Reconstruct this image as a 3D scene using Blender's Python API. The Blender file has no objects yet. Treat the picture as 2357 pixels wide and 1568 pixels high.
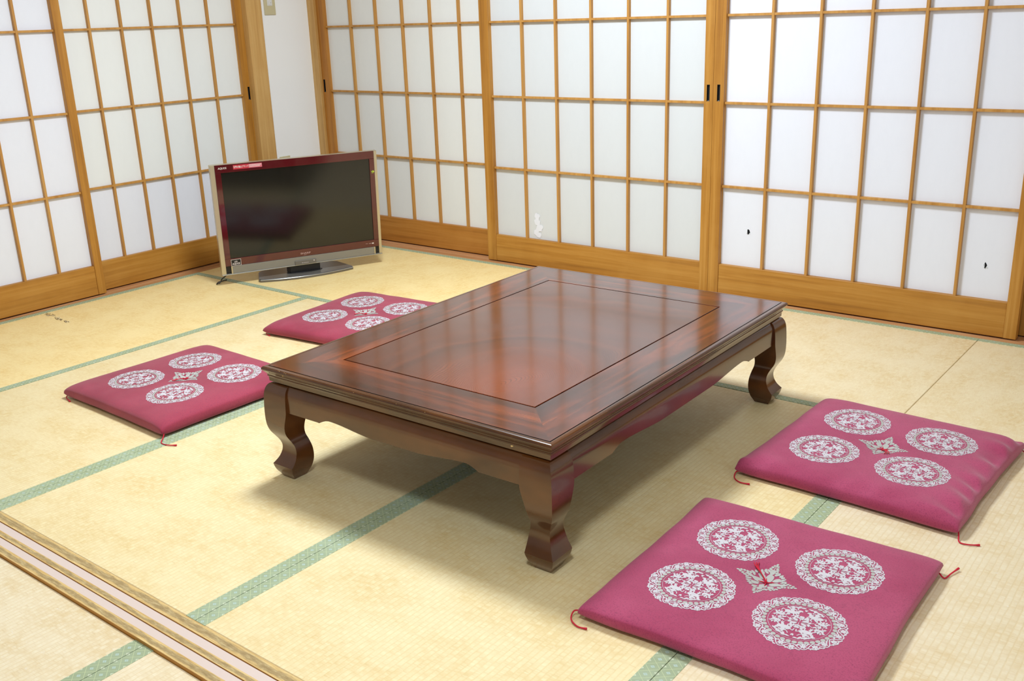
import bpy, bmesh, math, random
from mathutils import Vector, Matrix, noise as mnoise
C = bpy.context.scene.collection
PI = math.pi
S = 1.35

# ------------------------------------------------------------------ node helpers
def srgb(r, g, b):
    f = lambda c: (c / 255 / 12.92) if c / 255 <= 0.04045 else ((c / 255 + 0.055) / 1.055) ** 2.4
    return (f(r), f(g), f(b), 1)

class NT:
    def __init__(self, name):
        self.m = bpy.data.materials.new(name); self.m.use_nodes = True
        self.t = self.m.node_tree; self.t.nodes.clear()
        self.out = self.t.nodes.new('ShaderNodeOutputMaterial')
        self.b = self.t.nodes.new('ShaderNodeBsdfPrincipled')
        self.t.links.new(self.b.outputs[0], self.out.inputs[0])
    def put(self, sock, v):
        if isinstance(v, bpy.types.NodeSocket): self.t.links.new(v, sock)
        elif v is not None: sock.default_value = v
    def n(self, typ, ins=(), out=0, **kw):
        nd = self.t.nodes.new(typ)
        for k, v in kw.items(): setattr(nd, k, v)
        items = ins.items() if isinstance(ins, dict) else enumerate(ins)
        for k, v in items: self.put(nd.inputs[k], v)
        return nd.outputs[out]
    def math(self, op, a, b=None, c=None):
        return self.n('ShaderNodeMath', [x for x in (a, b, c) if x is not None], operation=op)
    def coord(self, which='Object'):
        return self.n('ShaderNodeTexCoord', out={'Generated': 0, 'Normal': 1, 'UV': 2, 'Object': 3}[which])
    def sep(self, v):
        nd = self.t.nodes.new('ShaderNodeSeparateXYZ'); self.put(nd.inputs[0], v); return nd.outputs
    def comb(self, x=0.0, y=0.0, z=0.0):
        return self.n('ShaderNodeCombineXYZ', [x, y, z])
    def scale(self, v, s):
        return self.n('ShaderNodeVectorMath', [v, s], operation='MULTIPLY')
    def add(self, v, s):
        return self.n('ShaderNodeVectorMath', [v, s], operation='ADD')
    def noise(self, v, scale=5, detail=4, rough=0.55, dist=0.0):
        return self.n('ShaderNodeTexNoise', {'Vector': v, 'Scale': scale, 'Detail': detail, 'Roughness': rough, 'Distortion': dist}, out=0)
    def ramp(self, f, stops, interp='LINEAR'):
        nd = self.t.nodes.new('ShaderNodeValToRGB'); self.put(nd.inputs[0], f)
        cr = nd.color_ramp; cr.interpolation = interp
        while len(cr.elements) > 1: cr.elements.remove(cr.elements[-1])
        cr.elements[0].position = stops[0][0]; cr.elements[0].color = stops[0][1]
        for p, c in stops[1:]:
            e = cr.elements.new(p); e.color = c
        return nd.outputs[0]
    def sramp(self, f, a, b):
        nd = self.t.nodes.new('ShaderNodeMapRange'); self.put(nd.inputs[0], f)
        nd.inputs[1].default_value = a; nd.inputs[2].default_value = b
        nd.interpolation_type = 'SMOOTHSTEP'; return nd.outputs[0]
    def mix(self, f, a, b, mode='MIX'):
        nd = self.t.nodes.new('ShaderNodeMix'); nd.data_type = 'RGBA'; nd.blend_type = mode
        self.put(nd.inputs[0], f); self.put(nd.inputs[6], a); self.put(nd.inputs[7], b); return nd.outputs[2]
    def bump(self, h, strength=0.3, dist=0.001):
        self.put(self.b.inputs['Normal'], self.n('ShaderNodeBump', {'Height': h, 'Strength': strength, 'Distance': dist}))
    def fin(self, color=None, rough=0.5, spec=0.5, metal=0.0, coat=0.0, coat_r=0.03, sheen=0.0):
        self.put(self.b.inputs['Base Color'], color); self.put(self.b.inputs['Roughness'], rough)
        self.b.inputs['Specular IOR Level'].default_value = spec; self.b.inputs['Metallic'].default_value = metal
        self.b.inputs['Coat Weight'].default_value = coat; self.put(self.b.inputs['Coat Roughness'], coat_r)
        self.b.inputs['Sheen Weight'].default_value = sheen
        return self.m

def plain(name, col, rough=0.5, var=0.06, nscale=30, **kw):
    t = NT(name); n = t.noise(t.coord(), nscale, 3)
    c = t.mix(n, tuple(x * (1 - var) for x in col[:3]) + (1,), tuple(min(1, x * (1 + var)) for x in col[:3]) + (1,))
    return t.fin(c, rough, **kw)

def wood(name, axis, dark, mid, light, rough=0.45, gs=1.0, coat=0.0, blot=0.25):
    t = NT(name); o = t.coord()
    k = {'x': (1.2, 38, 38), 'y': (38, 1.2, 38), 'z': (38, 38, 1.2)}[axis]
    g = t.noise(t.scale(o, tuple(a * gs for a in k)), 1.0, 6, 0.62, 0.4)
    k2 = {'x': (8, 260, 260), 'y': (260, 8, 260), 'z': (260, 260, 8)}[axis]
    f = t.noise(t.scale(o, k2), 1.0, 3, 0.5)
    c = t.ramp(g, [(0.28, dark), (0.5, mid), (0.74, light)])
    c = t.mix(t.math('MULTIPLY', t.sramp(f, 0.45, 0.75), 0.18), c, dark)
    bl = t.noise(o, 4.5, 4, 0.6)
    c = t.mix(t.math('MULTIPLY', t.sramp(bl, 0.42, 0.7), blot), c, light)
    t.bump(f, 0.12, 0.0006)
    return t.fin(c, rough, coat=coat, coat_r=0.2)

M = {}
D, MI, L = srgb(152, 98, 28), srgb(182, 125, 44), srgb(202, 150, 72)
for a in 'xyz':
    M['wood_' + a] = wood('shoji_wood_' + a, a, D, MI, L, 0.5)
    M['woodo_' + a] = wood('amber_wood_' + a, a, srgb(154, 96, 28), srgb(184, 122, 46), srgb(202, 144, 68), 0.5)
    M['lat_' + a] = wood('lattice_wood_' + a, a, srgb(168, 114, 46), srgb(192, 138, 66), srgb(206, 158, 88), 0.5)
    M['pale_' + a] = wood('pale_wood_' + a, a, srgb(176, 128, 66), srgb(200, 156, 90), srgb(214, 176, 116), 0.5)
    M['sill_' + a] = wood('sill_wood_' + a, a, srgb(168, 112, 66), srgb(196, 142, 96), srgb(214, 168, 124), 0.5)
M['brown_z'] = wood('brown_wood_z', 'z', srgb(112, 62, 30), srgb(132, 76, 40), srgb(150, 92, 54), 0.5)

def paper(name, col):
    t = NT(name); o = t.coord()
    a = t.noise(t.scale(o, (40, 40, 16)), 1.0, 5, 0.7)
    b = t.noise(o, 3.0, 3)
    c = t.mix(t.sramp(a, 0.35, 0.75), col, tuple(x * 0.985 for x in col[:3]) + (1,))
    c = t.mix(t.math('MULTIPLY', t.sramp(b, 0.4, 0.75), 0.5), c, tuple(x * y for x, y in zip(col[:3], (0.99, 0.988, 0.975))) + (1,))
    return t.fin(c, 0.85, 0.2)
M['paper'] = paper('shoji_paper', srgb(217, 221, 225))  # darkened to offset the strong lamp light on the middle door
M['paper_lifted'] = paper('lamp_lifted_aged_paper', srgb(237, 240, 240))  # older paper, lightened to make up for weaker lamp light
M['paper_cool'] = paper('new_shoji_paper', srgb(234, 237, 248))  # bluish newer paper; its lightness also evens out lamp falloff
M['plaster'] = plain('white_plaster', srgb(250, 251, 252), 0.9, 0.02, 8, spec=0.15)
M['ceil'] = plain('ceiling_white', srgb(226, 224, 216), 0.9, 0.03, 5, spec=0.1)
M['black'] = plain('black_recess', srgb(16, 16, 18), 0.5)
M['steel'] = plain('dull_steel', srgb(150, 150, 155), 0.35, metal=0.8)

# tatami -----------------------------------------------------------
def tatami(name, long_axis, ribw=0.0125, tint=(1, 1, 1), golden=0.5):
    t = NT(name); s = t.sep(t.coord())
    u, v = (s[1], s[0]) if long_axis == 'y' else (s[0], s[1])      # u along ribs, v across them
    q = t.math('DIVIDE', t.math('ADD', v, t.math('MULTIPLY', t.math('SUBTRACT', t.noise(t.comb(t.math('MULTIPLY', v, 30.0), t.math('MULTIPLY', u, 14.0), 0.0), 1.0, 3, 0.6), 0.5), 0.006)), ribw)
    cell = t.math('FLOOR', q); fr = t.math('FRACT', q)
    tri = t.math('ABSOLUTE', t.math('SUBTRACT', fr, 0.5))           # 0.5 at rib seam
    seam = t.sramp(tri, 0.30, 0.5)
    jit = t.math('MULTIPLY', cell, 13.37)
    st = t.noise(t.comb(t.math('ADD', t.math('MULTIPLY', v, 9.0), jit), t.math('MULTIPLY', u, 330.0), 0.0), 1.0, 3, 0.7)
    st2 = t.noise(t.comb(t.math('ADD', t.math('MULTIPLY', v, 22.0), t.math('MULTIPLY', cell, 0.37)), t.math('MULTIPLY', u, 70.0), 3.0), 1.0, 3, 0.65)
    big = t.noise(t.comb(t.math('MULTIPLY', v, 7.0), t.math('MULTIPLY', u, 9.0), 7.0), 1.0, 5, 0.62)
    bits = t.noise(t.comb(t.math('MULTIPLY', v, 34.0), t.math('MULTIPLY', u, 90.0), 1.0), 1.0, 3, 0.6)
    tn = lambda r, g, b: tuple(c * k for c, k in zip(srgb(r, g, b)[:3], tint)) + (1,)
    base = t.mix(t.sramp(big, 0.3, 0.68), tn(221, 192, 136), tn(232, 211, 166))
    base = t.mix(t.math('MULTIPLY', t.sramp(st2, 0.3, 0.75), 0.75), base, tn(238, 221, 178))
    base = t.mix(t.math('MULTIPLY', t.sramp(st, 0.52, 0.8), 0.55), base, tn(202, 166, 108))
    base = t.mix(t.math('MULTIPLY', t.sramp(st, 0.48, 0.2), 0.35), base, tn(243, 229, 195))
    base = t.mix(t.math('MULTIPLY', t.math('MULTIPLY', seam, t.sramp(st2, 0.3, 0.65)), 0.42), base, tn(214, 178, 112))
    base = t.mix(t.math('MULTIPLY', t.sramp(bits, 0.66, 0.78), 0.5), base, tn(238, 230, 212))
    h = t.math('ADD', t.math('MULTIPLY', t.math('SUBTRACT', 1.0, seam), 1.0), t.math('MULTIPLY', st, 0.6))
    t.bump(h, 0.28, 0.0009)
    return t.fin(base, 0.55, 0.35)
M['tat_y'] = tatami('tatami_rush_along_y', 'y', tint=(0.99, 1.03, 1.22))  # paler tint stands in for stronger light on near and right mats
M['tat_x'] = tatami('tatami_rush_along_x', 'x', tint=(1.0, 1.015, 1.10))
M['tat_gold'] = tatami('golden_tatami_rush', 'y', tint=(1.13, 1.08, 0.88))  # brighter golden tint carries the floor's light gradient at the left
M['tat_goldx'] = tatami('golden_tatami_rush_x', 'x', tint=(1.13, 1.08, 0.88))
M['tat_mid'] = tatami('light_golden_tatami_rush', 'y', tint=(1.01, 1.02, 1.0))  # middle step of the light gradient put into the mat tints
M['tat_straw'] = plain('tatami_core_straw', srgb(200, 160, 90), 0.8, 0.2, 200)

def heri():
    t = NT('green_brocade_border'); s = t.sep(t.coord('UV'))
    u, v = s[0], s[1]                                                # metres
    a = t.math('DIVIDE', u, 0.027); b = t.math('DIVIDE', v, 0.032)
    p = t.math('ADD', a, b); q = t.math('SUBTRACT', a, b)
    fp, fq = t.math('FRACT', p), t.math('FRACT', q)
    dp = t.math('ABSOLUTE', t.math('SUBTRACT', fp, 0.5)); dq = t.math('ABSOLUTE', t.math('SUBTRACT', fq, 0.5))
    line = t.math('MAXIMUM', t.sramp(dp, 0.462, 0.49), t.sramp(dq, 0.462, 0.49))
    dm = t.math('MAXIMUM', dp, dq)
    mot = t.sramp(dm, 0.17, 0.145); core = t.sramp(dm, 0.085, 0.065)
    par = t.math('MODULO', t.math('ADD', t.math('ABSOLUTE', t.math('ADD', t.math('FLOOR', p), t.math('FLOOR', q))), 0.5), 2.0)
    par = t.math('GREATER_THAN', par, 1.0)
    fine = t.noise(t.comb(t.math('MULTIPLY', u, 500.0), t.math('MULTIPLY', v, 1800.0), 0.0), 1.0, 2)
    base = t.mix(fine, srgb(148, 159, 126), srgb(166, 178, 144))
    bl = t.noise(t.coord('UV'), 9.0, 3)
    base = t.mix(t.math('MULTIPLY', t.sramp(bl, 0.4, 0.7), 0.4), base, srgb(176, 190, 166))
    base = t.mix(t.math('MULTIPLY', line, 0.6), base, srgb(206, 214, 164))
    mc = t.mix(par, srgb(212, 218, 190), srgb(180, 200, 196))
    base = t.mix(t.math('MULTIPLY', mot, 0.75), base, mc)
    base = t.mix(t.math('MULTIPLY', core, 0.6), base, srgb(166, 182, 150))
    t.bump(fine, 0.2, 0.0004)
    return t.fin(base, 0.6, 0.3)
M['heri'] = heri()

def worn():
    t = NT('worn_threshold_wood'); uv = t.sep(t.coord('UV')); o = t.coord()
    g = t.noise(t.scale(o, (9, 260, 1)), 1.0, 6, 0.75, 0.8)
    n2 = t.noise(t.scale(o, (16, 90, 1)), 1.0, 5, 0.7)
    c = t.ramp(g, [(0.3, srgb(178, 138, 78)), (0.5, srgb(214, 180, 118)), (0.7, srgb(232, 206, 150))])
    e = t.math('ABSOLUTE', t.math('SUBTRACT', uv[1], 0.5))
    w = t.math('MULTIPLY', t.sramp(t.math('ADD', e, t.math('MULTIPLY', t.math('SUBTRACT', n2, 0.5), 1.1)), 0.40, 0.18), 0.85)
    c = t.mix(w, c, t.ramp(t.noise(t.scale(o, (30, 160, 1)), 1.0, 5, 0.75), [(0.3, srgb(126, 104, 70)), (0.5, srgb(162, 138, 96)), (0.7, srgb(204, 184, 140))]))
    return t.fin(c, 0.7, 0.25)
M['worn'] = worn()
M['pink'] = plain('pink_slide_tape', srgb(218, 198, 188), 0.4, 0.02, 6)

# zabuton ---------------------------------------------------------
def cloth(name, c0, c1):
    t = NT(name); o = t.coord()
    a = t.noise(t.scale(o, (900, 900, 900)), 1.0, 2, 0.6)
    b = t.noise(o, 330, 3, 0.7); c2 = t.noise(o, 6, 4)
    c = t.mix(t.sramp(c2, 0.3, 0.7), c0, c1)
    c = t.mix(t.math('MULTIPLY', t.sramp(b, 0.48, 0.68), 0.55), c, srgb(120, 38, 74))
    c = t.mix(t.math('MULTIPLY', t.sramp(a, 0.5, 0.75), 0.25), c, srgb(196, 96, 128))
    t.bump(a, 0.25, 0.0005)
    return t.fin(c, 0.75, 0.25, sheen=0.25)
M['cloth'] = cloth('magenta_cushion_cloth', srgb(162, 54, 90), srgb(176, 68, 104))
M['cloth2'] = cloth('far_light_cushion_cloth', srgb(148, 42, 64), srgb(164, 56, 78))  # same cloth made redder and darker to imitate the far light
def thread(name, c0):
    t = NT(name); a = t.noise(t.scale(t.coord(), (1400, 1400, 1400)), 1.0, 2)
    c = t.mix(a, tuple(x * 0.86 for x in c0[:3]) + (1,), c0); t.bump(a, 0.3, 0.0004)
    return t.fin(c, 0.6, 0.3)
M['silver'] = thread('silver_white_thread', srgb(214, 208, 213))
M['grey'] = thread('grey_thread', srgb(186, 186, 180))
M['red'] = thread('red_cord', srgb(206, 28, 56))

# table -----------------------------------------------------------
def lacquer(name, axis, kind='frame'):
    t = NT(name); o = t.coord()
    if kind == 'frame':
        k = {'x': (2.2, 22, 22), 'y': (22, 2.2, 22)}[axis]
        g = t.noise(t.add(t.scale(o, k), (3.1, 1.7, 0)), 1.0, 5, 0.6, 0.6)
        k2 = {'x': (20, 500, 500), 'y': (500, 20, 500)}[axis]
        f = t.noise(t.scale(o, k2), 1.0, 3, 0.6)
        c = t.ramp(g, [(0.3, srgb(56, 26, 16)), (0.48, srgb(84, 38, 22)), (0.60, srgb(116, 52, 26)), (0.74, srgb(150, 72, 34))])
        c = t.mix(t.math('MULTIPLY', t.sramp(f, 0.5, 0.7), 0.35), c, srgb(40, 16, 10))
    else:
        d1 = t.noise(o, 2.6, 1.5, 0.5); d2 = t.noise(t.add(o, (5, 2, 1)), 9, 2, 0.5); d3 = t.noise(o, 60, 2, 0.5)
        s = t.sep(o)
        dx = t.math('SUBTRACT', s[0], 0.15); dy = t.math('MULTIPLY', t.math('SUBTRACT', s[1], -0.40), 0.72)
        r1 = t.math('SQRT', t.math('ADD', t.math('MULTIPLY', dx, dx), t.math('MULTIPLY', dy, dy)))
        r = t.math('ADD', r1, t.math('MULTIPLY', d1, 0.26)); r = t.math('ADD', r, t.math('MULTIPLY', d2, 0.022)); r = t.math('ADD', r, t.math('MULTIPLY', d3, 0.0012))
        sp = t.n('ShaderNodeMath', [t.math('MULTIPLY', r, 2 * PI / 0.0050)], operation='SINE')
        line = t.sramp(sp, 0.55, 1.0)
        broad = t.noise(t.comb(t.math('MULTIPLY', r, 26.0), 0.0, 0.0), 1.0, 2, 0.5)
        c = t.ramp(broad, [(0.25, srgb(72, 32, 17)), (0.5, srgb(92, 42, 22)), (0.75, srgb(112, 52, 26))])
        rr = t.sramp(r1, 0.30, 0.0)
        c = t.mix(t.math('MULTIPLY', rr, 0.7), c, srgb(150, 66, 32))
        c = t.mix(t.math('MULTIPLY', line, 0.6), c, srgb(40, 18, 12))
    sm = t.noise(o, 5.0, 4, 0.6)
    rough = t.math('ADD', 0.15, t.math('MULTIPLY', t.sramp(sm, 0.45, 0.75), 0.08))
    t.b.inputs['Coat IOR'].default_value = 1.5
    return t.fin(c, rough, 0.5, coat=0.58, coat_r=0.10)
M['lac_x'] = lacquer('lacquered_wood_grain_x', 'x')
M['lac_y'] = lacquer('lacquered_wood_grain_y', 'y')
M['lac_c'] = lacquer('lacquered_burl_wood', 'x', 'centre')
def dlac(name, d, m, l):
    t = NT(name); o = t.coord()
    g = t.noise(t.scale(o, (6, 6, 14)), 1.0, 2, 0.5); f = t.noise(t.scale(o, (300, 300, 700)), 1.0, 2)
    c = t.ramp(g, [(0.3, d), (0.5, m), (0.72, l)])
    c = t.mix(t.math('MULTIPLY', f, 0.25), c, d)
    return t.fin(c, 0.22, 0.5, coat=0.5, coat_r=0.10)
M['lac_d'] = dlac('dark_lacquer', srgb(68, 35, 10), srgb(86, 46, 13), srgb(104, 57, 18))
M['groove'] = plain('dark_groove', srgb(22, 12, 10), 0.5)
M['chip'] = plain('bare_wood_chip', srgb(224, 186, 120), 0.7)

# ------------------------------------------------------------------ mesh helpers
class MB:
    def __init__(self):
        self.v = []; self.f = []; self.mi = []; self.uv = {}
    def vert(self, p): self.v.append(tuple(p)); return len(self.v) - 1
    def face(self, idx, mi=0, uv=None):
        self.f.append(tuple(idx)); self.mi.append(mi)
        if uv: self.uv[len(self.f) - 1] = uv
    def box(self, a, b, mi=0):
        x0, x1 = sorted((a[0], b[0])); y0, y1 = sorted((a[1], b[1])); z0, z1 = sorted((a[2], b[2]))
        i = len(self.v)
        for z in (z0, z1):
            for x, y in ((x0, y0), (x1, y0), (x1, y1), (x0, y1)): self.v.append((x, y, z))
        for q in ((3, 2, 1, 0), (4, 5, 6, 7), (0, 1, 5, 4), (1, 2, 6, 5), (2, 3, 7, 6), (3, 0, 4, 7)):
            self.face([i + k for k in q], mi)
        return self
    def poly(self, pts, mi=0):
        i = len(self.v)
        for p in pts: self.v.append(tuple(p))
        self.face(range(i, i + len(pts)), mi)
    def prism(self, pts, z0, z1, mi=0):
        i = len(self.v); n = len(pts)
        for z in (z0, z1):
            for x, y in pts: self.v.append((x, y, z))
        self.face([i + k for k in range(n)][::-1], mi); self.face([i + n + k for k in range(n)], mi)
        for k in range(n):
            j = (k + 1) % n; self.face((i + k, i + j, i + n + j, i + n + k), mi)
    def tube(self, pts, r, n=8, mi=0):
        pts = [Vector(p) for p in pts]; rs = r if isinstance(r, (list, tuple)) else [r] * len(pts)
        rings = []; ref = Vector((0, 0, 1))
        for k, p in enumerate(pts):
            d = (pts[min(k + 1, len(pts) - 1)] - pts[max(k - 1, 0)]).normalized()
            if abs(d.dot(ref)) > 0.95: ref = Vector((1, 0, 0))
            a = d.cross(ref).normalized(); b = d.cross(a)
            ref = -b if False else ref
            rings.append([self.vert(p + (a * math.cos(2 * PI * j / n) + b * math.sin(2 * PI * j / n)) * rs[k]) for j in range(n)])
        for k in range(len(rings) - 1):
            for j in range(n):
                j2 = (j + 1) % n; self.face((rings[k][j], rings[k + 1][j], rings[k + 1][j2], rings[k][j2]), mi)
        self.face(rings[0], mi); self.face(rings[-1][::-1], mi)
    def build(self, name, mats, parent=None, bevel=0.0, smooth=False, angle=35, fix=True, seg=1):
        me = bpy.data.meshes.new(name); me.from_pydata(self.v, [], self.f)
        for m in (mats if isinstance(mats, (list, tuple)) else [mats]): me.materials.append(m)
        me.polygons.foreach_set('material_index', self.mi)
        if self.uv:
            uvl = me.uv_layers.new(name='UVMap')
            for fi, uvs in self.uv.items():
                p = me.polygons[fi]
                for li, c in zip(p.loop_indices, uvs): uvl.data[li].uv = c
        if fix or bevel:
            bm = bmesh.new(); bm.from_mesh(me)
            if bevel:
                bmesh.ops.recalc_face_normals(bm, faces=bm.faces)
                es = [e for e in bm.edges if len(e.link_faces) == 2 and e.calc_face_angle(0) > 0.6]
                bmesh.ops.bevel(bm, geom=es, offset=bevel, segments=seg, affect='EDGES', profile=0.7, clamp_overlap=True)
            if fix: bmesh.ops.recalc_face_normals(bm, faces=bm.faces)
            bm.to_mesh(me); bm.free()
        if smooth:
            me.shade_smooth(); me.set_sharp_from_angle(angle=math.radians(angle))
        o = bpy.data.objects.new(name, me); C.objects.link(o)
        if parent: o.parent = parent
        return o

def tag(o, label=None, cat=None, group=None, kind=None):
    if label: o['label'] = label
    if cat: o['category'] = cat
    if group: o['group'] = group
    if kind: o['kind'] = kind
    return o
def empty(name, loc=(0, 0, 0), rz=0.0, **kw):
    o = bpy.data.objects.new(name, None); C.objects.link(o); o.empty_display_size = 0.05
    o.location = loc; o.rotation_euler = (0, 0, rz); return tag(o, **kw)

# ------------------------------------------------------------------ room shell
def shell(name, a, b, m, label=None):
    o = MB().box(a, b).build(name, m); tag(o, label=label, kind='structure'); return o
CEIL = 2.42
shell('floor', (-2.9, -6.6, -0.12), (3.4, 0.9, -0.06), M['sill_x'])
shell('ceiling', (-2.9, -6.6, CEIL), (3.4, 0.9, CEIL + 0.08), M['ceil'])
shell('wall_right', (3.06, -6.6, -0.06), (3.2, 0.9, CEIL), M['plaster'])
shell('wall_front', (-2.9, -6.6, -0.06), (3.06, -6.45, CEIL), M['plaster'])
w = MB()                                                             # left wall, room side x = -2.135
w.box((-2.32, -0.351, -0.05), (-2.235, 0.06, CEIL)).box((-2.32, -0.46, 1.9), (-2.235, -0.351, CEIL))
w.box((-2.32, -2.75, 1.9), (-2.135, -0.46, CEIL)).box((-2.32, -2.70, -0.05), (-2.22, -2.45, 1.9))
w.box((-2.32, -6.45, -0.05), (-2.135, -2.75, CEIL))
tag(w.build('wall_left', M['plaster']), kind='structure')
w = MB()
w.box((-2.135, 0.0, 1.9), (3.06, 0.14, CEIL)).box((-2.32, 0.06, -0.05), (-2.19, 0.14, CEIL)).box((2.62, 0.1, -0.05), (3.06, 0.14, 1.9))
tag(w.build('wall_back', M['plaster']), kind='structure')
# pillars, lintels, sills
def trim(n, parts, mats, label, bevel=0.002, kids=()):
    m = MB()
    for a, b, mi in parts: m.box(a, b, mi)
    o = m.build('trim_%d' % n, mats, bevel=bevel); tag(o, label=label, kind='structure'); return o
trim(1, [((-2.24, -0.4458, -0.05), (-2.128, -0.350, CEIL), 0)], M['pale_z'], 'pale wooden pillar between left paper doors and white wall', 0.007)
trim(2, [((-2.238, 0.036, -0.05), (-2.1835, 0.10, CEIL), 0)], M['pale_z'], 'slim pale wooden corner post beside back paper doors', 0.002)
trim(3, [((-2.235, -0.05, 1.80), (3.06, 0.12, 1.90), 0)], M['wood_x'], 'wooden lintel over back paper doors', 0.003)
trim(4, [((-2.25, -2.75, 1.80), (-2.10, -0.4458, 1.90), 0)], M['wood_y'], 'wooden lintel over left paper doors', 0.003)
# back sill with two shallow tracks
m = MB(); z = 0.0
for y0, y1, zt in ((-0.043, -0.006, 0.0), (-0.006, 0.022, -0.002), (0.022, 0.056, 0.0), (0.056, 0.082, -0.002), (0.082, 0.14, 0.0)):
    m.box((-2.19, y0, -0.058), (3.06, y1, zt))
tag(m.build('trim_5', M['sill_x'], bevel=0.0), label='wooden floor track under back paper doors', kind='structure')
m = MB()
for x0, x1, zt in ((-2.088, -2.122, 0.0), (-2.122, -2.150, -0.002), (-2.150, -2.174, 0.0), (-2.174, -2.20, -0.002), (-2.20, -2.32, 0.0)):
    m.box((x0, -2.76, -0.058), (x1, -0.4460, zt))
tag(m.build('trim_6', M['sill_y'], bevel=0.0), label='wooden floor track under left paper doors', kind='structure')

# threshold between rooms
M['edge'] = wood('orange_edge_wood', 'x', srgb(176, 118, 44), srgb(200, 142, 62), srgb(220, 170, 92), 0.5)
th = MB()
prof = [(-2.7752, -2.8005, 0.0), (-2.8235, -2.8385, 0.0), (-2.8600, -2.8795, 0.0)]
X0, X1 = -2.13, 3.05
for y0, y1, zt in prof:
    i = len(th.v)
    for x in (X0, X1):
        for y, zz in ((y0, zt), (y1, zt), (y1, -0.055), (y0, -0.055)): th.v.append((x, y, zz))
    th.face((i, i + 1, i + 5, i + 4), 0, [(0, 0), (0, 1), (1, 1), (1, 0)])
    th.face((i + 1, i + 2, i + 6, i + 5), 1); th.face((i + 3, i, i + 4, i + 7), 1)
th.box((X0, -2.8795, -0.055), (X1, -2.7752, -0.012), 1)
to = th.build('trim_7', [M['worn'], M['edge']], fix=False); tag(to, label='worn wooden threshold between the two matted rooms', kind='structure')
for y0, y1 in ((-2.8018, -2.8228), (-2.8395, -2.8595)):
    MB().box((X0, y0, -0.004), (X1, y1, -0.0022)).build('slide_tape', M['pink'], to)['label'] = 'pink plastic slide tape'
for y0, y1 in ((-2.8005, -2.8235), (-2.8385, -2.8600)):
    MB().box((X0, y0, -0.02), (X1, y1, -0.004)).build('track_bed', M['edge'], to)

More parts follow.
